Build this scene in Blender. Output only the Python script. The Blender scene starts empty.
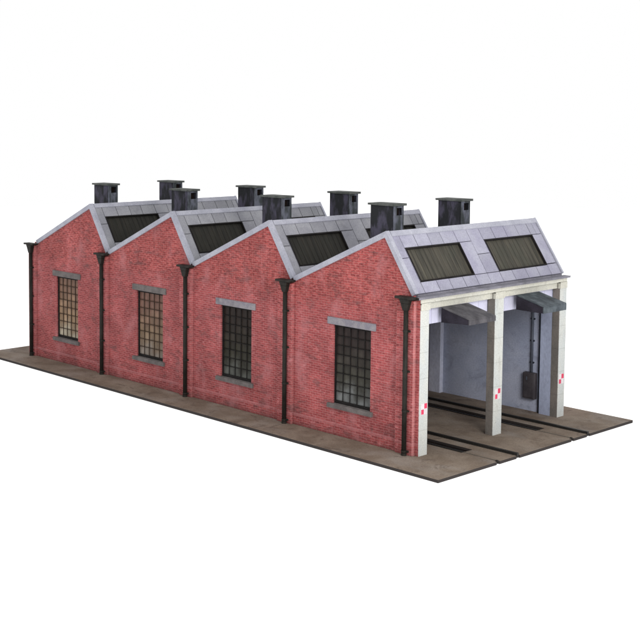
import bpy, bmesh, math, random
from mathutils import Vector, Matrix

random.seed(7)
scene = bpy.context.scene
COL = scene.collection

# ------------------------------------------------------------------ dimensions
P = 4.0            # bay pitch
H = 3.84           # eaves / valley height
R = 5.246          # ridge height
AX = 0.217         # valley x (bay 0)
RX = -0.693        # ridge x (bay 0)
C = 0.365          # front plane
W = 6.162          # width front to back
N = 4
XA = RX-(P-(AX-RX))

# ------------------------------------------------------------------ mesh builder
class MB:
    def __init__(self):
        self.v = []; self.f = []
    def hexa(self, a, b):
        """a: 4 bottom corners, b: 4 top corners (same winding)"""
        n = len(self.v); self.v += [tuple(p) for p in a] + [tuple(p) for p in b]
        self.f += [(n+3, n+2, n+1, n), (n+4, n+5, n+6, n+7)]
        for i in range(4):
            j = (i+1) % 4
            self.f.append((n+i, n+j, n+4+j, n+4+i))
    def box(self, x0, x1, y0, y1, z0, z1):
        self.hexa([(x0, y0, z0), (x1, y0, z0), (x1, y1, z0), (x0, y1, z0)],
                  [(x0, y0, z1), (x1, y0, z1), (x1, y1, z1), (x0, y1, z1)])
    def prism_y(self, poly, y0, y1):
        """poly in XZ, extruded along y"""
        n = len(self.v); k = len(poly)
        self.v += [(x, y0, z) for x, z in poly] + [(x, y1, z) for x, z in poly]
        self.f += [tuple(range(n, n+k)), tuple(reversed(range(n+k, n+2*k)))]
        for i in range(k):
            j = (i+1) % k
            self.f.append((n+j, n+i, n+k+i, n+k+j))
    def quad(self, *pts):
        n = len(self.v); self.v += [tuple(p) for p in pts]; self.f.append(tuple(range(n, n+len(pts))))
    def tube(self, x, y, z0, z1, r0, r1=None, seg=14, cap=True):
        r1 = r0 if r1 is None else r1
        n = len(self.v)
        for z, r in ((z0, r0), (z1, r1)):
            for i in range(seg):
                a = 2*math.pi*i/seg
                self.v.append((x+r*math.cos(a), y+r*math.sin(a), z))
        for i in range(seg):
            j = (i+1) % seg
            self.f.append((n+i, n+j, n+seg+j, n+seg+i))
        if cap:
            self.f += [tuple(reversed(range(n, n+seg))), tuple(range(n+seg, n+2*seg))]
    def build(self, name, mat, parent=None, bevel=0.0, weld=True, smooth=False):
        me = bpy.data.meshes.new(name)
        me.from_pydata(self.v, [], self.f)
        bm = bmesh.new(); bm.from_mesh(me)
        if weld: bmesh.ops.remove_doubles(bm, verts=bm.verts, dist=1e-5)
        bmesh.ops.recalc_face_normals(bm, faces=bm.faces)
        bm.to_mesh(me); bm.free()
        if smooth:
            for p in me.polygons: p.use_smooth = len(p.vertices) == 4
        me.materials.append(mat)
        o = bpy.data.objects.new(name, me); COL.objects.link(o)
        o.parent = parent
        if bevel:
            m = o.modifiers.new('edge', 'BEVEL'); m.width = bevel; m.segments = 2; m.limit_method = 'ANGLE'
        return o

def empty(name, label, cat, loc=(0, 0, 0), group=None):
    o = bpy.data.objects.new(name, None); COL.objects.link(o)
    o.location = loc; o['label'] = label; o['category'] = cat
    if group: o['group'] = group
    return o

def copy_tree(o, parent, loc=None):
    c = o.copy(); COL.objects.link(c); c.parent = parent
    if loc is not None: c.location = loc
    for ch in list(o.children): copy_tree(ch, c)
    return c

# ------------------------------------------------------------------ material helpers
class NT:
    def __init__(self, name):
        self.m = bpy.data.materials.new(name); self.m.use_nodes = True
        self.t = self.m.node_tree; self.t.nodes.clear()
        self.out = self.n('ShaderNodeOutputMaterial'); self.b = self.n('ShaderNodeBsdfPrincipled')
        self.l(self.b.outputs[0], self.out.inputs[0])
    def n(self, typ, **kw):
        nd = self.t.nodes.new(typ)
        for k, v in kw.items(): setattr(nd, k, v)
        return nd
    def l(self, a, b): self.t.links.new(a, b)
    def setin(self, nd, key, v):
        if hasattr(v, 'node'): self.l(v, nd.inputs[key])
        else: nd.inputs[key].default_value = v
    def math(self, op, a, b=0.0, clamp=False):
        nd = self.n('ShaderNodeMath', operation=op, use_clamp=clamp)
        self.setin(nd, 0, a); self.setin(nd, 1, b); return nd.outputs[0]
    def mix(self, fac, a, b, blend='MIX'):
        nd = self.n('ShaderNodeMix', data_type='RGBA', blend_type=blend)
        self.setin(nd, 0, fac)
        for k, v in ((6, a), (7, b)):
            if not hasattr(v, 'node') and len(v) == 3: v = (*v, 1)
            self.setin(nd, k, v)
        return nd.outputs[2]
    def coords(self, rnd=False):
        tc = self.n('ShaderNodeTexCoord').outputs['Object']
        if rnd:
            oi = self.n('ShaderNodeObjectInfo')
            vm = self.n('ShaderNodeVectorMath', operation='ADD')
            cx = self.n('ShaderNodeCombineXYZ')
            s = self.math('MULTIPLY', oi.outputs['Random'], 37.0)
            self.l(s, cx.inputs[0]); self.l(s, cx.inputs[1])
            self.l(tc, vm.inputs[0]); self.l(cx.outputs[0], vm.inputs[1]); tc = vm.outputs[0]
        return tc
    def scale(self, v, s):
        m = self.n('ShaderNodeMapping'); self.l(v, m.inputs[0]); m.inputs['Scale'].default_value = s
        return m.outputs[0]
    def noise(self, v, scale, detail=4, rough=0.55, dist=0.0):
        nd = self.n('ShaderNodeTexNoise'); self.l(v, nd.inputs['Vector'])
        nd.inputs['Scale'].default_value = scale; nd.inputs['Detail'].default_value = detail
        nd.inputs['Roughness'].default_value = rough; nd.inputs['Distortion'].default_value = dist
        return nd.outputs['Fac']
    def ramp(self, f, a, b, va=0.0, vb=1.0, smooth=True):
        nd = self.n('ShaderNodeMapRange', clamp=True)
        if smooth: nd.interpolation_type = 'SMOOTHSTEP'
        self.l(f, nd.inputs[0])
        for i, v in zip((1, 2, 3, 4), (a, b, va, vb)): nd.inputs[i].default_value = v
        return nd.outputs[0]
    def grey(self, f):
        cx = self.n('ShaderNodeCombineColor')
        for i in range(3): self.l(f, cx.inputs[i])
        return cx.outputs[0]
    def bump(self, h, strength=0.3, dist=0.02):
        nd = self.n('ShaderNodeBump'); nd.inputs['Strength'].default_value = strength
        nd.inputs['Distance'].default_value = dist
        self.l(h, nd.inputs['Height']); self.l(nd.outputs[0], self.b.inputs['Normal'])
    def done(self, col, rough=0.7, spec=0.3):
        self.setin(self.b, 'Base Color', col if hasattr(col, 'node') else (*col, 1))
        self.setin(self.b, 'Roughness', rough)
        self.b.inputs['Specular IOR Level'].default_value = spec
        return self.m

def mottled(name, c1, c2, scale=3.0, stretch=(1, 1, 1), fine=30, rough=0.75, stain=None, stain_amt=0.5, rnd=False,
            island=0.0, spec=0.25, bump=0.15, lo=0.35, hi=0.65, stain_scale=2.3):
    k = NT(name); v = k.scale(k.coords(rnd), stretch)
    col = k.mix(k.ramp(k.noise(v, scale, 6), lo, hi), c1, c2)
    f = k.noise(v, fine, 3)
    col = k.mix(1.0, col, k.grey(k.ramp(f, .25, .75, .84, 1.14, False)), 'MULTIPLY')
    if stain:
        col = k.mix(k.ramp(k.noise(v, stain_scale, 8, .68, .6), .52, .74, 0, stain_amt), col, stain)
    if island:
        g = k.n('ShaderNodeNewGeometry')
        r = k.ramp(g.outputs['Random Per Island'], 0, 1, 1-island, 1+island, False)
        col = k.mix(1.0, col, k.grey(r), 'MULTIPLY')
    k.bump(f, bump, .01)
    return k.done(col, rough, spec)

def brick_material(name, tint=1.0, pale=0.0):
    k = NT(name); tc = k.coords()
    g = k.n('ShaderNodeNewGeometry')
    nx = k.n('ShaderNodeSeparateXYZ'); k.l(g.outputs['Normal'], nx.inputs[0])
    p = k.n('ShaderNodeSeparateXYZ'); k.l(tc, p.inputs[0])
    side = k.math('GREATER_THAN', k.math('ABSOLUTE', nx.outputs[0]), .6)
    mx = k.n('ShaderNodeMix', data_type='FLOAT')
    k.l(side, mx.inputs[0]); k.l(p.outputs[0], mx.inputs[2]); k.l(p.outputs[1], mx.inputs[3])
    cv = k.n('ShaderNodeCombineXYZ'); k.l(mx.outputs[0], cv.inputs[0]); k.l(p.outputs[2], cv.inputs[1])
    # slight wobble of the printed courses
    wob = k.noise(tc, 9, 2)
    add = k.n('ShaderNodeVectorMath', operation='ADD'); k.l(cv.outputs[0], add.inputs[0])
    wv = k.n('ShaderNodeCombineXYZ'); k.l(k.math('MULTIPLY', k.math('SUBTRACT', wob, .5), .012), wv.inputs[1])
    k.l(wv.outputs[0], add.inputs[1])
    br = k.n('ShaderNodeTexBrick'); k.l(add.outputs[0], br.inputs['Vector'])
    br.inputs['Scale'].default_value = 1.0; br.inputs['Brick Width'].default_value = .175
    br.inputs['Row Height'].default_value = .060; br.inputs['Mortar Size'].default_value = .0075
    br.inputs['Mortar Smooth'].default_value = .25; br.inputs['Bias'].default_value = .1
    br.inputs['Color1'].default_value = (.330, .075, .076, 1)
    br.inputs['Color2'].default_value = (.228, .047, .050, 1)
    br.inputs['Mortar'].default_value = (.345, .135, .132, 1)
    col = br.outputs['Color']
    # occasional scorched and pale bricks, stretched along the courses
    sv = k.scale(tc, (6.0, 6.0, 17.0))
    n1 = k.noise(sv, 1.0, 2, .5)
    col = k.mix(k.ramp(n1, .60, .72, 0, .55), col, (.085, .022, .026))
    n2 = k.noise(k.scale(tc, (7.0, 7.0, 19.0)), 1.0, 3, .6)
    col = k.mix(k.ramp(n2, .56, .72, 0, .6), col, (.46, .185, .19))
    # rougher, darker brickwork up in the gables
    gab = k.ramp(p.outputs[2], 3.0, 3.7)
    n3 = k.noise(k.scale(tc, (5.0, 5.0, 11.0)), 1.6, 4, .7)
    col = k.mix(k.math('MULTIPLY', gab, k.ramp(n3, .50, .63, 0, .66)), col, (.10, .022, .022))
    col = k.mix(k.math('MULTIPLY', gab, k.ramp(n3, .36, .46, .28, 0)), col, (.46, .16, .15))
    col = k.mix(k.math('MULTIPLY', gab, .35), col, k.mix(1, col, (1.05, .85, .72), 'MULTIPLY'))
    # broad weathering
    big = k.noise(tc, .9, 4, .6)
    col = k.mix(1.0, col, k.grey(k.ramp(big, .3, .7, .76, 1.24, False)), 'MULTIPLY')
    st = k.noise(k.scale(tc, (1.0, 1.0, 2.6)), 1.5, 8, .72, .5)
    col = k.mix(k.ramp(st, .50, .68, 0, .62), col, (.105, .058, .058))
    n4 = k.noise(k.scale(tc, (4.0, 4.0, 11.0)), 1.7, 6, .75)
    col = k.mix(1.0, col, k.grey(k.ramp(n4, .3, .7, .74, 1.28, False)), 'MULTIPLY')
    bloom = k.noise(k.scale(tc, (1.3, 1.3, .8)), 1.2, 6, .6)
    col = k.mix(k.ramp(bloom, .50, .72, 0, .42), col, (.44, .19, .20))
    lip = k.math('MULTIPLY', k.ramp(p.outputs[2], .235, .255), k.ramp(p.outputs[2], .31, .325, 1, 0))
    col = k.mix(k.math('MULTIPLY', lip, .28), col, (.46, .20, .21))
    # darker towards the foot of the wall
    foot = k.ramp(p.outputs[2], 0.0, .16, .35, 0)
    col = k.mix(foot, col, (.10, .055, .05))
    if pale: col = k.mix(pale, col, (.62, .33, .33))
    if tint != 1.0: col = k.mix(1.0, col, (tint, tint, tint), 'MULTIPLY')
    k.bump(k.math('ADD', k.math('MULTIPLY', br.outputs['Fac'], -1.0), k.math('MULTIPLY', n1, .6)), .35, .012)
    return k.done(col, .85, .15)

M = {}
M['brick'] = brick_material('red_brick')
M['brick_pale'] = brick_material('pale_edge_brick', pale=.26); M['brick_faint'] = brick_material('faint_edge_brick', pale=.10)
M['concrete'] = mottled('pale_concrete', (.50, .51, .43), (.44, .47, .46), 2.2, (1, 1, .6), 34, .8, (.20, .19, .16), .45)
M['concrete_side'] = mottled('shaded_concrete', (.185, .165, .15), (.13, .125, .115), 2.4, (1, 1, .35), 30, .85, (.06, .055, .05), .6)
M['cream'] = mottled('cream_beam', (.53, .515, .41), (.46, .45, .375), 2.6, (1, 1, 1.4), 34, .8, (.20, .17, .13), .6)
M['lead'] = mottled('lead_sheet', (.245, .24, .315), (.29, .29, .355), 1.7, (1, 1, 1), 26, .5, (.17, .17, .21), .55, island=.10, spec=.35)
M['lead_grey'] = mottled('lead_sheet_grey', (.205, .206, .235), (.25, .252, .275), 1.7, (1, 1, 1), 26, .5, (.13, .13, .15), .55, island=.12, spec=.3)
M['verge'] = mottled('verge_lead', (.355, .36, .415), (.29, .295, .35), 2.2, (1, 1, 1), 26, .55, (.2, .2, .25), .4, spec=.3)
M['seam'] = mottled('roof_seam', (.045, .045, .06), (.06, .06, .08), 3)
M['gutter'] = mottled('gutter_grey', (.20, .195, .23), (.15, .148, .175), 3, (1, 1, 1), 26, .6, (.05, .05, .05), .6)
M['iron'] = mottled('black_iron', (.0125, .011, .0095), (.022, .020, .017), 5, (1, 1, .5), 40, .6, (.04, .034, .028), .4, spec=.14)
M['frame'] = mottled('dark_frame', (.010, .009, .009), (.016, .014, .014), 5, spec=.1)
M['bar_brown'] = mottled('brown_bars', (.035, .022, .016), (.05, .032, .022), 5, spec=.1)
M['lintel'] = mottled('stone_lintel', (.18, .17, .20), (.235, .22, .235), 5, (1, 1, 1), 30, .85, (.085, .08, .085), .7, rnd=True)
M['sill'] = mottled('stone_sill', (.10, .090, .088), (.14, .125, .122), 5, (1, 1, 1), 30, .85, (.07, .058, .058), .7, rnd=True)
M['vent'] = mottled('weathered_shaded_vent', (.015, .016, .019), (.058, .054, .080), 2.6, (1.6, 1.6, .55), 28, .8, (.012, .013, .013), .75, rnd=True, lo=.44, hi=.60)  # weathered body, with the shade of its sides in the colour
M['vent_front'] = mottled('weathered_lit_vent_front', (.034, .040, .042), (.115, .122, .155), 2.6, (1.6, 1.6, .55), 28, .8, (.016, .018, .018), .8, rnd=True, lo=.42, hi=.60)  # lighter copy for the front: light falling on it is in the colour
M['vent_cap'] = mottled('vent_cap_grey', (.055, .062, .058), (.10, .105, .10), 4, (1, 1, 1), 30, .8, (.04, .045, .04), .6, rnd=True)
M['plaster'] = mottled('blue_plaster', (.31, .345, .455), (.385, .415, .52), 1.1, (1, 1, 1.3), 22, .8, (.20, .22, .285), .75, stain_scale=1.6)
M['pier'] = mottled('lilac_pier', (.35, .39, .52), (.30, .335, .45), 1.6, (1, 1, .5), 22, .8, (.10, .10, .15), .4)
M['pilaster_in'] = mottled('inner_pilaster', (.46, .49, .62), (.52, .54, .65), 1.6, (1, 1, .5), 22, .8)
M['valance'] = mottled('white_boards', (.47, .47, .61), (.52, .52, .64), 2, (1, 4, .4), 30, .7, (.42, .41, .50), .4, island=.05)
M['hood_brown'] = mottled('brown_hood', (.050, .048, .055), (.092, .088, .096), 3.4, (1, 1.6, 1), 18, .8, (.022, .018, .02), .85)
M['hood_slate'] = mottled('slate_hood', (.036, .045, .054), (.085, .102, .116), 3.4, (1, 1.6, 1), 18, .75, (.016, .018, .02), .85)
M['hood_side'] = mottled('shaded_cheek', (.012, .010, .016), (.022, .019, .029), 3, (1, 1, 1), 24, .8)  # near-black: shade on hood cheeks and soffit put into the colour
M['box'] = mottled('dark_metal_box', (.040, .036, .042), (.060, .054, .060), 4, (1, 1, 1), 30, .6, (.025, .022, .025), .5)
M['conduit'] = mottled('conduit_grey', (.065, .075, .10), (.085, .095, .12), 4)
M['conduit_dark'] = mottled('conduit_dark', (.015, .02, .03), (.02, .026, .04), 4)
M['rail'] = mottled('dark_rail', (.012, .011, .010), (.020, .018, .016), 6, (.4, 3, 1), 40, .55)
M['groove'] = mottled('rail_groove', (.10, .085, .07), (.07, .06, .05), 5, (.4, 3, 1), 40, .8)
M['pit'] = mottled('pit_dark', (.006, .005, .005), (.013, .009, .008), 6, spec=.08)
M['white_paint'] = mottled('white_plate', (.62, .58, .60), (.57, .53, .55), 6)
M['red_paint'] = mottled('red_plate', (.62, .05, .11), (.50, .04, .09), 6)
M['inside'] = mottled('dark_lining', (.10, .10, .12), (.07, .07, .085), 2)
M['sheet'] = mottled('white_glow_table', (.42, .42, .42), (.43, .43, .43), 1, bump=0.0)
for nd in M['sheet'].node_tree.nodes:                      # added table, made to glow so it stays white and shadowless
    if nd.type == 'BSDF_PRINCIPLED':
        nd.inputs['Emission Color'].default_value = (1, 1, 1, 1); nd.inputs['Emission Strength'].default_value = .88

def concrete_material(name, c1, c2, stain):
    k = NT(name); tc = k.coords()
    col = k.mix(k.ramp(k.noise(k.scale(tc, (1, 1, .6)), 2.2, 6), .35, .65), c1, c2)
    f = k.noise(tc, 30, 4, .65)
    col = k.mix(1.0, col, k.grey(k.ramp(f, .25, .75, .80, 1.16, False)), 'MULTIPLY')
    col = k.mix(k.ramp(k.noise(k.scale(tc, (1, 1, .35)), 4.0, 8, .7, .5), .52, .72, 0, .5), col, stain)
    col = k.mix(k.ramp(k.noise(k.scale(tc, (1, 1, 1)), 5.0, 8, .75, .9), .63, .70, 0, .65), col, tuple(c*.35 for c in stain))
    p = k.n('ShaderNodeSeparateXYZ'); k.l(tc, p.inputs[0])
    m = k.math('PINGPONG', k.math('ADD', p.outputs[2], k.math('MULTIPLY', f, .012)), .31)
    col = k.mix(k.ramp(m, .004, .012, .26, 0), col, tuple(c*.6 for c in stain))
    k.bump(f, .25, .01)
    return k.done(col, .82, .2)
M['concrete'] = concrete_material('pale_concrete', (.49, .50, .475), (.45, .475, .475), (.24, .225, .20))
M['concrete_side'] = concrete_material('shaded_concrete', (.175, .155, .14), (.13, .122, .112), (.075, .066, .06))  # pillar sides: their shade is put into a darker concrete colour
M['cream'] = concrete_material('cream_beam', (.485, .478, .42), (.445, .442, .40), (.25, .22, .18))

def ground_material():
    k = NT('brown_ground'); tc = k.coords()
    col = k.mix(k.ramp(k.noise(tc, 1.1, 6, .6, .3), .34, .68), (.142, .108, .082), (.214, .172, .136))
    col = k.mix(k.ramp(k.noise(k.scale(tc, (1, 1.5, 1)), .55, 5, .6), .45, .7, 0, .55), col, (.235, .215, .198))
    col = k.mix(k.ramp(k.noise(tc, 2.3, 8, .7, .8), .52, .70, 0, .75), col, (.085, .063, .050))
    f = k.noise(tc, 26, 5, .7)
    col = k.mix(1.0, col, k.grey(k.ramp(f, .28, .72, .72, 1.26, False)), 'MULTIPLY')
    sp = k.noise(tc, 60, 2)
    col = k.mix(k.ramp(sp, .64, .74, 0, .4), col, (.30, .27, .235))
    # the edge of the board is dark
    g = k.n('ShaderNodeNewGeometry'); s = k.n('ShaderNodeSeparateXYZ'); k.l(g.outputs['Normal'], s.inputs[0])
    col = k.mix(k.math('LESS_THAN', s.outputs[2], .5), col, (.032, .027, .026))
    k.bump(f, .35, .012)
    return k.done(col, .85, .2)
M['ground'] = ground_material()

def rooflight_material(name, f):
    k = NT(name); tc = k.coords()
    st = k.noise(k.scale(tc, (.7, 9.0, .7)), 1.0, 5, .65, .3)
    col = k.mix(k.ramp(st, .33, .66), (.030*f, .029*f, .024*f), (.066*f, .060*f, .047*f))
    col = k.mix(k.ramp(k.noise(tc, 1.7, 5), .45, .7, 0, .6), col, (.042*f, .044*f, .034*f))
    col = k.mix(k.ramp(k.noise(k.scale(tc, (1, 14, 1)), 1.3, 3), .58, .7, 0, .5), col, (.09*f, .086*f, .066*f))
    return k.done(col, .55, .15)
M['rooflight'] = rooflight_material('wired_rooflight', 1.0); M['rooflight_dark'] = rooflight_material('dark_rooflight', .38)  # darker copy of the same glass for the rear bays

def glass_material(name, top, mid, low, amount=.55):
    """old glass with the light behind it painted in; z is the local height of the pane (0..2)"""
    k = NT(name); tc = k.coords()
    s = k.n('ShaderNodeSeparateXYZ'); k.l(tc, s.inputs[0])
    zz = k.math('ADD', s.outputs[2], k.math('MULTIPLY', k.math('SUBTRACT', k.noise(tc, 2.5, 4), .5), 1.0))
    col = k.mix(k.ramp(zz, .55, 1.75), mid, top)  # height gradient paints the light seen through the panes
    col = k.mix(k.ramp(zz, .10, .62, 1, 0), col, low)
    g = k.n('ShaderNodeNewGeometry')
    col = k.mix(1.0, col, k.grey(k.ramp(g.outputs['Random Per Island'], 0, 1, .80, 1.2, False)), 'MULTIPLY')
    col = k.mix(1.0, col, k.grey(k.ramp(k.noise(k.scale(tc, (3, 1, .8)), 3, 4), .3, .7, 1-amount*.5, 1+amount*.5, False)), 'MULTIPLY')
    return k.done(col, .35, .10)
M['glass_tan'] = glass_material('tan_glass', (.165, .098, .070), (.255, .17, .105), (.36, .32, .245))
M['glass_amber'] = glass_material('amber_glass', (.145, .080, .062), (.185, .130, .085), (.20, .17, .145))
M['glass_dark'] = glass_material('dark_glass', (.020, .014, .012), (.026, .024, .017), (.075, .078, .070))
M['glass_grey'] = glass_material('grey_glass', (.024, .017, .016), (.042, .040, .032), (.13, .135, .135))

# ------------------------------------------------------------------ added glowing table and base board
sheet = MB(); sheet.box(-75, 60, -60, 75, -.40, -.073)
o = sheet.build('added_glow_table', M['sheet']); o['kind'] = 'structure'

BX, BY, BY2, BL = 1.835, -1.14, 7.133, -17.43
TRACKS = [dict(near=(1.05, 1.16), far=(1.84, 1.97), pit=(1.20, 1.50), pe=.82),
          dict(near=(4.19, 4.29), far=(4.90, 5.03), pit=(4.33, 4.60), pe=.80)]
board = empty('base_board', 'thin flat brown card base printed as earth that the whole engine shed stands on', 'base board')
bm_ = MB()
ys = sorted({BY, BY2, *[e for t in TRACKS for kx in ('near', 'far', 'pit') for e in t[kx]]})
xs = sorted({BL, BX, BX-.07, -16.0, *[t['pe'] for t in TRACKS]})
def solid(i, j):
    if not (0 <= i < len(xs)-1 and 0 <= j < len(ys)-1): return False
    x = (xs[i]+xs[i+1])/2; y = (ys[j]+ys[j+1])/2
    for t in TRACKS:
        if x > BX-.07:                                    # notches at the board edge where rails join on
            if t['near'][0] < y < t['near'][1] and (y > 0): return False
            if t['far'][0] < y < t['far'][1]: return False
        if t['pit'][0] < y < t['pit'][1] and -16 < x < t['pe']: return False
    return True
ZB = -.072
for i in range(len(xs)-1):
    for j in range(len(ys)-1):
        if not solid(i, j): continue
        x0, x1, y0, y1 = xs[i], xs[i+1], ys[j], ys[j+1]
        bm_.quad((x0, y0, 0), (x1, y0, 0), (x1, y1, 0), (x0, y1, 0))
        bm_.quad((x0, y0, ZB), (x0, y1, ZB), (x1, y1, ZB), (x1, y0, ZB))
        if not solid(i-1, j): bm_.quad((x0, y0, ZB), (x0, y0, 0), (x0, y1, 0), (x0, y1, ZB))
        if not solid(i+1, j): bm_.quad((x1, y0, ZB), (x1, y1, ZB), (x1, y1, 0), (x1, y0, 0))
        if not solid(i, j-1): bm_.quad((x0, y0, ZB), (x1, y0, ZB), (x1, y0, 0), (x0, y0, 0))
        if not solid(i, j+1): bm_.quad((x0, y1, ZB), (x0, y1, 0), (x1, y1, 0), (x1, y1, ZB))
bm_.build('ground_sheet', M['ground'], board)
for t in TRACKS:
    b = MB(); b.box(-15.98, t['pe']-.002, t['pit'][0]+.002, t['pit'][1]-.002, -.070, -.055)
    b.build('inspection_pit', M['pit'], board)

for n_, t in enumerate(TRACKS):
    tr = empty('railway_track', ['pair of dark inlaid rails running through the nearer doorway between left and middle pillar',
                                 'pair of dark inlaid rails running through the farther doorway between middle and right pillar'][n_],
               'railway track', (0, 0, 0), 'railway tracks entering the shed')
    # far rail: raised dark strip, near rail: shallow worn strip outside, dark inside
    b = MB(); y0, y1 = t['far']; b.box(-15.9, BX-.075, y0+.045, y1-.01, (.001), .050)
    b.box(-15.9, BX-.075, y0, y0+.045, .001, .012)
    b.build('rail', M['rail'], tr)
    b = MB(); y0, y1 = t['near']
    b.box(-15.9, t['pe'], y0+.02, y1, .001, .020)
    b.build('rail', M['rail'], tr)
    b = MB(); b.box(t['pe']+.004, BX-.075, y1-.045, y1, .001, .006)
    b.build('rail_slot', M['groove'], tr)
    b = MB()
    b.box(BX-.085, BX-.02, t['far'][0]+.05, t['far'][1]-.01, -.06, .052)
    b.build('rail_end', M['rail'], tr); b = MB()
    b.box(BX-.085, BX-.02, t['near'][0]+.06, t['near'][1]-.01, -.06, .02)
    b.build('rail_end', M['rail'], tr)

# ------------------------------------------------------------------ the shed
shed = empty('engine_shed', 'red brick model engine shed with four saw tooth gables and two open doorways', 'engine shed')

WIN = [(-2.37, -1.14), (-6.59, -5.36), (-10.36, -9.13), (-14.60, -13.41)]
WZ0, WZ1 = .80, 2.81

def roof_z(x):
    """roof line of the wall, saw tooth"""
    for k in range(N):
        xa, xr, xb = -P*(k+1)+AX, -P*k+RX, -P*k+AX
        if k == N-1: xa = -P*(k+1)+AX
        if xa-1e-6 <= x <= xr+1e-6: return H+(R-H)*(x-xa)/(xr-xa)
        if xr <= x <= xb+1e-6: return H+(R-H)*(xb-x)/(xb-xr)
    return H

def wall_bay(k, y0, y1, window):
    """one gabled bay of brickwork; window = (x0,x1) or None"""
    b = MB()
    xa = -P*(k+1)+AX; xb = -P*k+AX
    if k == N-1: xa = -16.10
    if k == 0: xb = .357
    br = {xa, xb, -P*k+RX-.03, -P*(k+1)+AX if k == N-1 else xa, -P*k+AX}
    if window: br |= set(window)
    br = sorted(br)
    rx = -P*k+RX
    def top(x):
        if x > AX+1e-6: return 3.735
        if x < -P*N+AX: return H-.12
        return min(R-.088+(R-H)/(RX-XA)*(x-rx), R-.148-(R-H)/(AX-RX)*(x-rx))
    for i in range(len(br)-1):
        a, c = br[i], br[i+1]
        za, zc = top(a), top(c)
        if a > AX-1e-6: za = 3.735
        spans = [(0, 0, za, zc)]
        if window and window[0]-1e-6 <= a and c <= window[1]+1e-6:
            spans = [(0, 0, WZ0, WZ0), (WZ1, WZ1, za, zc)]
        for (l0, l1, t0, t1) in spans:
            b.quad((a, y0, l0), (c, y0, l1), (c, y0, t1), (a, y0, t0))
            b.quad((a, y1, l0), (a, y1, t0), (c, y1, t1), (c, y1, l1))
        b.quad((a, y0, za), (c, y0, zc), (c, y1, zc), (a, y1, za))
        b.quad((a, y0, 0), (a, y1, 0), (c, y1, 0), (c, y0, 0))
        if len(spans) == 2:
            b.quad((a, y0, WZ0), (c, y0, WZ0), (c, y1, WZ0), (a, y1, WZ0))
            b.quad((a, y0, WZ1), (a, y1, WZ1), (c, y1, WZ1), (c, y0, WZ1))
            if abs(a-window[0]) < 1e-6: b.quad((a, y0, WZ0), (a, y1, WZ0), (a, y1, WZ1), (a, y0, WZ1))
            if abs(c-window[1]) < 1e-6: b.quad((c, y0, WZ0), (c, y0, WZ1), (c, y1, WZ1), (c, y1, WZ0))
    b.quad((xa, y0, 0), (xa, y0, top(xa)), (xa, y1, top(xa)), (xa, y1, 0))
    b.quad((xb, y0, 0), (xb, y1, 0), (xb, y1, top(xb)), (xb, y0, top(xb)))
    return b.build('gable_wall', M['brick'], shed)

for k in range(N):
    wall_bay(k, 0.0, .14, WIN[k])
    wall_bay(k, 6.03, W, None)
# back end wall
b = MB(); b.box(-16.09, -15.95, .145, 6.025, 0, H-.04); b.build('end_wall', M['brick'], shed)

# pilasters behind the pipes and brick plinth course
PX = [-P*k for k in range(N+1)]
for k, x in enumerate(PX):
    x0, x1 = x-.27, x+.24
    if k == N: x0 = -16.10
    b = MB(); b.box(x0, x1, -.10, -.002, 0, 3.70)
    b.build('brick_pilaster', M['brick'], shed, bevel=.006)
    b = MB(); b.box(x1+.001, x1+.006, -.097, -.004, .0, 3.70)     # paler strip on the front side of the pilaster
    b.build('pale_arris', M['brick_pale'] if k == 0 else M['brick_faint'], shed)
    if k < N:
        b = MB(); b.box(PX[k+1]+.25, x-.275, -.028, -.001, 0.0, .30)
        b.build('plinth', M['brick'], shed, bevel=.008)

# windows
def make_window(k, x0, x1, glass, label):
    bar = M['frame'] if k < 2 else M['bar_brown']
    stone = M['lintel'] if k < 2 else M['sill']
    w = x1-x0; h = WZ1-WZ0
    root = MB()
    t = .034
    # outer frame
    root.box(0, t, .05, .11, 0, h); root.box(w-t*.6, w, .05, .11, 0, h)
    root.box(t, w-t*.6, .05, .11, 0, .075); root.box(t, w-t*.6, .05, .11, h-.05, h)
    fr = root.build('window', M['frame'], shed); fr.location = (x0, 0, WZ0)
    fr['label'] = label
    gx0, gx1, gz0, gz1 = t, w-t*.6, .075, h-.05
    nc, nr = 5, 8
    bars = MB()
    for i in range(1, nc):
        x = gx0+(gx1-gx0)*i/nc; bars.box(x-.0045, x+.0045, .062, .085, gz0, gz1)
    for j in range(1, nr):
        z = gz0+(gz1-gz0)*j/nr; bars.box(gx0, gx1, .059, .083, z-.007, z+.007)
    bars.build('glazing_bars', bar, fr, weld=False)
    g = MB(); rnd = random.Random(k)
    for i in range(nc):
        for j in range(nr):
            a, c = gx0+(gx1-gx0)*i/nc, gx0+(gx1-gx0)*(i+1)/nc
            d, e = gz0+(gz1-gz0)*j/nr, gz0+(gz1-gz0)*(j+1)/nr
            s = [rnd.uniform(-.003, .003) for _ in range(2)]
            g.quad((a, .092+s[0], d), (c, .092+s[1], d), (c, .092+s[1], e), (a, .092+s[0], e))
    g.build('pane', glass, fr, weld=False)
    l = MB(); l.box(-.19, w+.16, -.035, .048, h, h+.18); l.build('lintel', stone, fr, bevel=.01)
    l = MB(); l.hexa([(-.16, -.065, -.115), (w+.09, -.065, -.115), (w+.09, .048, -.115), (-.16, .048, -.115)],
                     [(-.16, -.065, -.006), (w+.09, -.065, -.006), (w+.09, .048, .008), (-.16, .048, .008)])
    l.build('sill', M['sill'], fr, bevel=.008)
    return fr
WL = ['dark small paned window nearest the open front', 'darkest small paned window in the second bay from the front',
      'amber brown small paned window in the third bay from the front', 'pale tan lit window in the bay farthest from the front']
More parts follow.
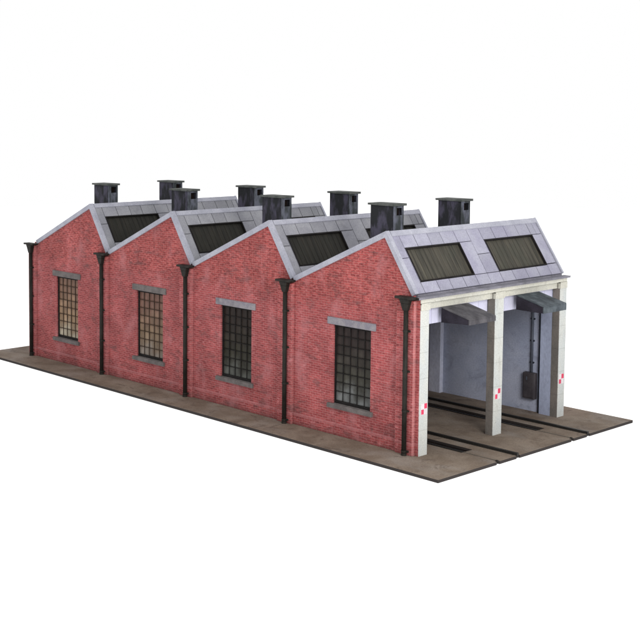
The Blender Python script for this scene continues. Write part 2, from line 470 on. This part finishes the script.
for k, gl in enumerate(['glass_grey', 'glass_dark', 'glass_amber', 'glass_tan']):
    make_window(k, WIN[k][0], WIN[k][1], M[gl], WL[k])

# ---- roofs
L = math.hypot(AX-RX, R-H)
SD = Vector(((AX-RX)/L, 0, (H-R)/L)); SN = Vector(((R-H)/L, 0, (AX-RX)/L))
def PT(k, y, s, h): return Vector((RX-P*k, y, R)) + SD*s + SN*h
def slab(b, k, y0, y1, s0, s1, h0, h1):
    b.hexa([PT(k, y0, s0, h0), PT(k, y1, s0, h0), PT(k, y1, s1, h0), PT(k, y0, s1, h0)],
           [PT(k, y0, s0, h1), PT(k, y1, s0, h1), PT(k, y1, s1, h1), PT(k, y0, s1, h1)])
XA = RX-(P-(AX-RX)); LB = math.hypot(RX-(AX-P), R-H)
BD = Vector(((AX-P-RX)/LB, 0, (H-R)/LB)); BN = Vector((-(R-H)/LB, 0, (RX-AX+P)/LB))
def PB(k, y, s, h): return Vector((RX-P*k, y, R)) + BD*s + BN*h
def slabb(b, k, y0, y1, s0, s1, h0, h1):
    b.hexa([PB(k, y0, s0, h0), PB(k, y1, s0, h0), PB(k, y1, s1, h0), PB(k, y0, s1, h0)],
           [PB(k, y0, s0, h1), PB(k, y1, s0, h1), PB(k, y1, s1, h1), PB(k, y0, s1, h1)])

S0, S1, SE = .464, 1.357, L-.01
SKY = [(.40, 2.50), (3.56, 5.68)]
rng = random.Random(3)
for k in range(N):
    b = MB(); slab(b, k, .02, W-.02, .03, L-.02, -.12, -.065)
    deck = b.build('roof', M['seam'], shed)
    b = MB(); g = .010
    def pan(y0, y1, s0, s1):
        h = rng.uniform(-.002, .003)
        slab(b, k, y0+g, y1-g, s0+g, s1-g, -.063, h)
    TOP, BOT = .10, SE
    ya, yb, yc, yd = .10, SKY[0][0], SKY[0][1], SKY[1][0]
    ye = SKY[1][1]; yf = 6.13
    j = lambda v, a=.02: v + rng.uniform(-a, a)
    # left column, split
    m_ = j(.74, .05)
    pan(ya, yb-.03, TOP, m_); pan(ya, yb-.03, m_, BOT)
    for (p, q_) in SKY:
        w_ = (q_-p)
        cuts = [p-.03] + [p-.03+w_*i/4+rng.uniform(-.03, .03) for i in (1, 2, 3)] + [q_-.02]
        for i in range(4): pan(cuts[i], cuts[i+1], TOP, S0-.012)
        cuts = [p-.03] + [p+w_*i/4+rng.uniform(-.03, .03) for i in (1, 2, 3)] + [q_+.0]
        for i in range(4): pan(cuts[i], cuts[i+1], S1+.012, BOT)
        pan(p-.03, p-.012, S0-.012, S1+.012)
    c1 = yc; c2 = (yc+yd)/2-.02; c3 = yd-.03
    pan(c1+.012, c2, S0-.012+.0, S1+.012); pan(c1-.02, c2, TOP, S0-.012); pan(c1, c2, S1+.012, BOT)
    m_ = j(.80, .04); pan(c2, c3, TOP, m_); pan(c2, c3, m_, S1+.012); pan(c2, c3, S1+.012, BOT)
    pan(ye-.02, ye+.24, TOP, S0-.012); pan(ye+.24, yf, TOP, S0-.012)
    m_ = S1-.02
    pan(ye+.012, yf, S0-.012, m_); pan(ye+.0, yf, m_+.012, BOT)
    b.build('lead_sheets', M['lead'] if k == 0 else M['lead_grey'], deck, weld=False)
    # rooflights
    for (p, q_) in SKY:
        f = MB(); t = .024
        slab(f, k, p-.01, q_+.01, S0-.010, S0+t, -.062, .012); slab(f, k, p-.01, q_+.01, S1-t, S1+.010, -.062, .010)
        slab(f, k, p-.01, p+t, S0+t, S1-t, -.062, .011); slab(f, k, q_-t, q_+.01, S0+t, S1-t, -.062, .011)
        sk = f.build('rooflight', M['frame'], shed, weld=False)
        gm = M['rooflight'] if k == 0 else M['rooflight_dark']
        f = MB(); nb = 12
        for i in range(1, nb):
            y = p+t+(q_-p-2*t)*i/nb
            slab(f, k, y-.010, y+.010, S0+t, S1-t, -.052, -.040)
        f.build('glazing_bars', gm, sk, weld=False)
        f = MB(); slab(f, k, p+t, q_-t, S0+t, S1-t, -.061, -.046); f.build('pane', gm, sk)
    # shallow slope behind the ridge
    b = MB(); slabb(b, k, .02, W-.02, .03, LB-.09, -.12, -.065)
    deck = b.build('roof', M['seam'], shed)
    b = MB()
    for i in range(4):
        for jx in range(8):
            y0 = .10+(6.03)*jx/8; y1 = .10+(6.03)*(jx+1)/8
            s0 = .10+(LB-.20)*i/4; s1 = .10+(LB-.20)*(i+1)/4
            h = rng.uniform(-.002, .003); slabb(b, k, y0+g, y1-g, s0+g, s1-g, -.063, h)
    b.build('lead_sheets', M['lead'] if k == 0 else M['lead_grey'], deck, weld=False)
    # ridge capping
    xr = RX-P*k
    b = MB()
    a1 = Vector((xr, 0, R))+SD*.115; a2 = Vector((xr, 0, R))+BD*.115
    up = .030
    b.prism_y([(a2.x, a2.z-.01), (a2.x+BN.x*.022, a2.z+BN.z*.022), (xr-.01, R+up), (xr+.012, R+up),
               (a1.x+SN.x*.022, a1.z+SN.z*.022), (a1.x, a1.z-.01), (xr, R-.09)], .105, W-.015)
    b.build('ridge_cap', M['verge'], shed)
    # verge trims on the near and far gables
    for (y0, y1, ym) in ((-.045, .088, 1), (W-.02, W+.05, 0)):
        b = MB()
        d0, d1 = -.085, .030
        v0 = PT(k, 0, L-.0, 0); tipn = Vector((xr, 0, R))
        # steep strip
        def off(o_, n_, d): return (o_.x+n_.x*d, o_.z+n_.z*d)
        ridge_t = (xr+.003, R+.040); ridge_b = (xr-.025, R-.118)
        e = PT(k, 0, L-.01, 0)
        lo = 0.0
        b.prism_y([ridge_b, off(e, SN, d0), off(e, SN, d1), ridge_t], y0, y1)
        e2 = PB(k, 0, LB-(.02 if k < N-1 else .06), 0)
        b.prism_y([ridge_b, ridge_t, off(e2, BN, d1), off(e2, BN, d0-.013)], y0, y1)
        b.build('verge', M['verge'], shed, weld=False)
# valley gutters between the saws (behind the trims)
for k in range(1, N):
    x = AX-P*k
    b = MB(); b.box(x-.10, x+.055, .105, W-.03, H-.10, H-.035); b.build('valley_gutter', M['gutter'], shed)

# ---- roof ventilators
def make_vent(label):
    x0, x1, y0, y1, zb, zt = -2.42, -1.665, 1.405, 1.81, 4.28, 5.755
    b = MB(); t = .03
    b.box(x0, x0+t, y0+.001, y1-.001, zb, zt)
    b.box(x0, x1-.002, y0, y0+t, zb, zt); b.box(x0, x1-.002, y1-t, y1, zb, zt)
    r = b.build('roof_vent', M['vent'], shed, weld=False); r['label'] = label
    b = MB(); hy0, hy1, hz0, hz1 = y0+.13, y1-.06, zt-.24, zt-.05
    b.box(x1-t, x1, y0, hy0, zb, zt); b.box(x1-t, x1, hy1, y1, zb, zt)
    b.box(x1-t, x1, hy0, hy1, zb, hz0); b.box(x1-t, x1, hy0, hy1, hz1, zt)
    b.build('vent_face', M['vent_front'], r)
    b = MB(); b.box(x1-.16, x1-.14, hy0-.03, hy1+.03, hz0-.05, hz1+.03); b.build('vent_opening', M['pit'], r)
    b = MB(); b.hexa([(-2.485, 1.355, zt+.002), (-1.60, 1.355, zt+.002), (-1.60, 1.855, zt+.002), (-2.485, 1.855, zt+.002)],
                     [(-2.485, 1.355, zt+.055), (-1.60, 1.355, zt+.062), (-1.60, 1.855, zt+.062), (-2.485, 1.855, zt+.055)])
    b.build('vent_cap', M['vent_cap'], r, bevel=.006)
    return r
v0 = make_vent('dark weathered roof vent')
for k in range(N):
    for row in range(2):
        if k == 0 and row == 0: continue
        copy_tree(v0, shed, (-P*k, 2.785*row, 0))

# ---- downpipes
def make_pipe():
    x, y, r = .06, -.160, .057
    b = MB(); b.tube(x, y, .0, 3.56, r)
    p = b.build('downpipe', M['iron'], shed, smooth=True)
    b = MB()
    b.hexa([(x-.058, y-.062, 3.47), (x+.058, y-.062, 3.47), (x+.058, y+.055, 3.47), (x-.058, y+.055, 3.47)],
           [(x-.11, y-.08, 3.64), (x+.11, y-.08, 3.64), (x+.11, y+.055, 3.64), (x-.11, y+.055, 3.64)])
    b.hexa([(x-.11, y-.08, 3.641), (x+.11, y-.08, 3.641), (x+.11, y+.055, 3.641), (x-.11, y+.055, 3.641)],
           [(x-.14, y-.095, 3.744), (x+.14, y-.095, 3.744), (x+.14, y+.055, 3.744), (x-.14, y+.055, 3.744)])
    b.box(x-.27, x+.27, y-.11, y+.118, 3.745, 3.80)
    b.build('rainwater_head', M['iron'], p, bevel=.01, weld=False)
    for z in (.10, 1.07, 2.02, 2.98):
        b = MB(); b.tube(x, y, z-.024, z+.024, r+.008)
        b.box(x-.10, x+.10, y+.030, y+.058, z-.022, z+.022)
        b.tube(x-.082, y+.020, z-.016, z+.016, .015, seg=8); b.tube(x+.082, y+.020, z-.016, z+.016, .015, seg=8)
        b.build('pipe_bracket', M['iron'], p, weld=False)
    b = MB(); b.tube(x, y, .0, .06, r+.012, r+.008)
    b.build('pipe_shoe', M['iron'], p)
    return p
p0 = make_pipe()
for k in range(1, N+1):
    copy_tree(p0, shed, (-P*k + (.06 if k == N else 0), 0, 0))

# ---- front: pillars, beam, gutter, valance
PIL = [(.012, .32), (2.945, 3.303), (5.84, 6.02)]
PIL = [(.004, .32), (2.945, 3.303), (5.84, 6.150)]
for i, (y0, y1) in enumerate(PIL):
    xb = C-.223
    b = MB(); ylo = .145 if i == 0 else y0; yhi = 6.025 if i == 2 else y1
    b.box(xb, C-.012, ylo, yhi, 0, 3.645)
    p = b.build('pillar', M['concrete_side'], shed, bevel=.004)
    p['label'] = ['pale concrete pillar at the brick corner', 'slim freestanding pillar between the doorways', 'pale concrete pillar at the far end of the front'][i]
    b = MB(); b.box(C-.010, C+.004, y0, y1, 0, 3.645); b.build('pillar_face', M['concrete'], p, bevel=.003)
    b = MB(); b.box(C-.05, C+.022, y0-(0 if i == 0 else .02), y1+(.02 if i < 2 else 0), 3.478, 3.643)
    b.box(C-.05, C+.030, y0-(0 if i == 0 else .02), y1+(.02 if i < 2 else 0), 3.62, 3.644)
    b.build('capital', M['cream'], p, weld=False)
    # check plate: two red and two white squares
    yc = (y0+y1)/2 + (.02 if i == 0 else -.005); zc = [1.12, 1.05, 1.03][i]
    hw, hh = .115, .135
    b = MB(); b.box(C+.0045, C+.0075, yc-hw, yc+hw, zc-hh, zc+hh)
    s = b.build('check_plate', M['white_paint'], p)
    s['label'] = 'small white plate with two red squares set diagonally'
    b = MB()
    b.box(C+.0078, C+.0095, yc+.006, yc+hw-.006, zc+.008, zc+hh-.004)
    b.build('red_square', M['red_paint'], p); b = MB()
    b.box(C+.0078, C+.0095, yc-hw+.010, yc-.012, zc-hh+.012, zc-.006)
    b.build('red_square', M['red_paint'], p)
for i in range(2):
    y0 = PIL[i][1]; y1 = PIL[i+1][0]
    b = MB(); b.box(.16, .285, y0+.001, y1-.001, 3.478, 3.646)
    b.build('beam', M['cream'], shed, bevel=.004)
    b = MB(); rr = random.Random(i)
    y = y0+.01; step = (y1-y0-.02)/7
    for n_ in range(7):
        b.box(.105+rr.uniform(0, .004), .135, y+.004, y+step-.004, 3.075, 3.60); y += step
    b.build('boarded_valance', M['valance'], shed, weld=False)
b = MB(); b.box(.14, C+.012, .004, 6.152, 3.648, 3.738); b.build('fascia', M['cream'], shed, bevel=.004)
b = MB(); b.box(.20, C+.030, -.11, 6.27, 3.741, 3.785)
b.box(.20, C+.040, -.112, 6.272, 3.776, 3.792); b.box(.10, .199, .09, 6.166, 3.742, 3.828)
b.build('front_gutter', M['gutter'], shed, weld=False)
b = MB(); b.box(.195, C+.042, -.125, -.113, 3.735, 3.795); b.build('gutter_end', M['iron'], shed)

# door hoods
for (y0, y1, zl, mt, lab) in ((.88, 1.92, 3.135, 'hood_brown', 'brown weathered hood over the nearer doorway'),
                          (3.95, 4.97, 3.09, 'hood_slate', 'slate grey hood over the farther doorway')):
    b = MB()
    xa, xb = .29, 1.11
    b.hexa([(xa, y0, 3.455), (xb, y0, 3.245), (xb, y1, 3.245), (xa, y1, 3.455)],
           [(xa, y0, 3.476), (xb, y0, 3.266), (xb, y1, 3.266), (xa, y1, 3.476)])
    h = b.build('door_hood', M[mt], shed, bevel=.004); h['label'] = lab
    b = MB(); b.box(xb-.03, xb+.002, y0, y1, zl, 3.244); b.build('hood_lip', M[mt], h, bevel=.004)
    for (a, c) in ((y0+.002, y0+.03), (y1-.03, y1-.002)):
        b = MB(); b.prism_y([(xa, 3.10), (xb-.032, zl+.002), (xb-.032, 3.246), (xa, 3.453)], a, c)
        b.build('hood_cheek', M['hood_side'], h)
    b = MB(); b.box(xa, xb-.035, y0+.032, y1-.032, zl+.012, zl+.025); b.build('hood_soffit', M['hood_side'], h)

# ---- interior
b = MB(); b.box(-15.94, .138, 5.95, 6.02, 0, 3.66); b.build('inner_wall', M['plaster'], shed)
b = MB(); b.box(-.20, .139, 5.842, 5.948, 0, 3.66); b.build('inner_pier', M['pier'], shed)
for k in range(1, N):
    b = MB(); b.box(-P*k+.10, -P*k+.50, 5.80, 5.948, 0, 3.66); b.build('inner_pilaster', M['pilaster_in'], shed, bevel=.006)
b = MB(); b.box(-15.94, -15.90, .15, 5.94, 0, 3.66); b.build('inner_wall', M['plaster'], shed)
# switch box with its conduit
b = MB(); b.box(-.70, -.33, 5.80, 5.947, .36, 1.08)
sb = b.build('switch_box', M['box'], shed, bevel=.02); sb['label'] = 'dark metal switch box on the inner wall'
b = MB(); b.box(-.67, -.36, 5.785, 5.798, .40, 1.04); b.build('box_door', M['box'], sb, bevel=.008)
b = MB(); b.box(-.58, -.55, 5.772, 5.784, .88, .97); b.build('handle', M['conduit'], sb)
b = MB(); b.tube(-.50, 5.91, 1.08, 3.60, .036, seg=10); b.build('conduit', M['conduit'], sb, smooth=True)
b = MB()
for z in (1.35, 1.95, 2.55, 3.05): b.box(-.56, -.44, 5.90, 5.948, z-.02, z+.02)
b.build('conduit_clip', M['conduit_dark'], sb, weld=False)
b = MB(); b.tube(-.245, 5.905, 0, 3.60, .036, seg=10)
b.build('drain_pipe', M['conduit_dark'], shed, smooth=True)

# ------------------------------------------------------------------ camera
CAM = Vector((18.24635, -22.51398, 7.98088)); D = Vector((-.75276481, .65368124, -.07775582)).normalized()
Rv = Vector((.65552583, .75516908, .00235456)).normalized(); U = Rv.cross(D).normalized()
cam = bpy.data.cameras.new('camera'); co = bpy.data.objects.new('camera', cam); COL.objects.link(co)
Mx = Matrix((Rv, U, -D)).transposed().to_4x4(); Mx.translation = CAM
co.matrix_world = Mx
cam.sensor_width = 36; cam.lens = 36*1218.681/640
cam.shift_x = 124.5/640; cam.shift_y = -107.4/640
cam.clip_start = .1; cam.clip_end = 3000
scene.camera = co

# ------------------------------------------------------------------ light: white studio and one soft lamp
w = bpy.data.worlds.new('World'); scene.world = w; w.use_nodes = True
bg = w.node_tree.nodes['Background']; bg.inputs[0].default_value = (1, 1, 1, 1); bg.inputs[1].default_value = 1.0
ld = bpy.data.lights.new('softbox', 'AREA'); ld.energy = 2500; ld.size = 6.5; ld.color = (1, .97, .94)
lo = bpy.data.objects.new('softbox', ld); COL.objects.link(lo)
lo.location = (15, -6.5, 9.5)
lo.rotation_euler = (Vector((-3, 2.5, 2))-lo.location).to_track_quat('-Z', 'Y').to_euler()

scene.view_settings.view_transform = 'Standard'; scene.view_settings.look = 'None'
scene.view_settings.exposure = 0; scene.view_settings.gamma = 1
scene.cycles.max_bounces = 8
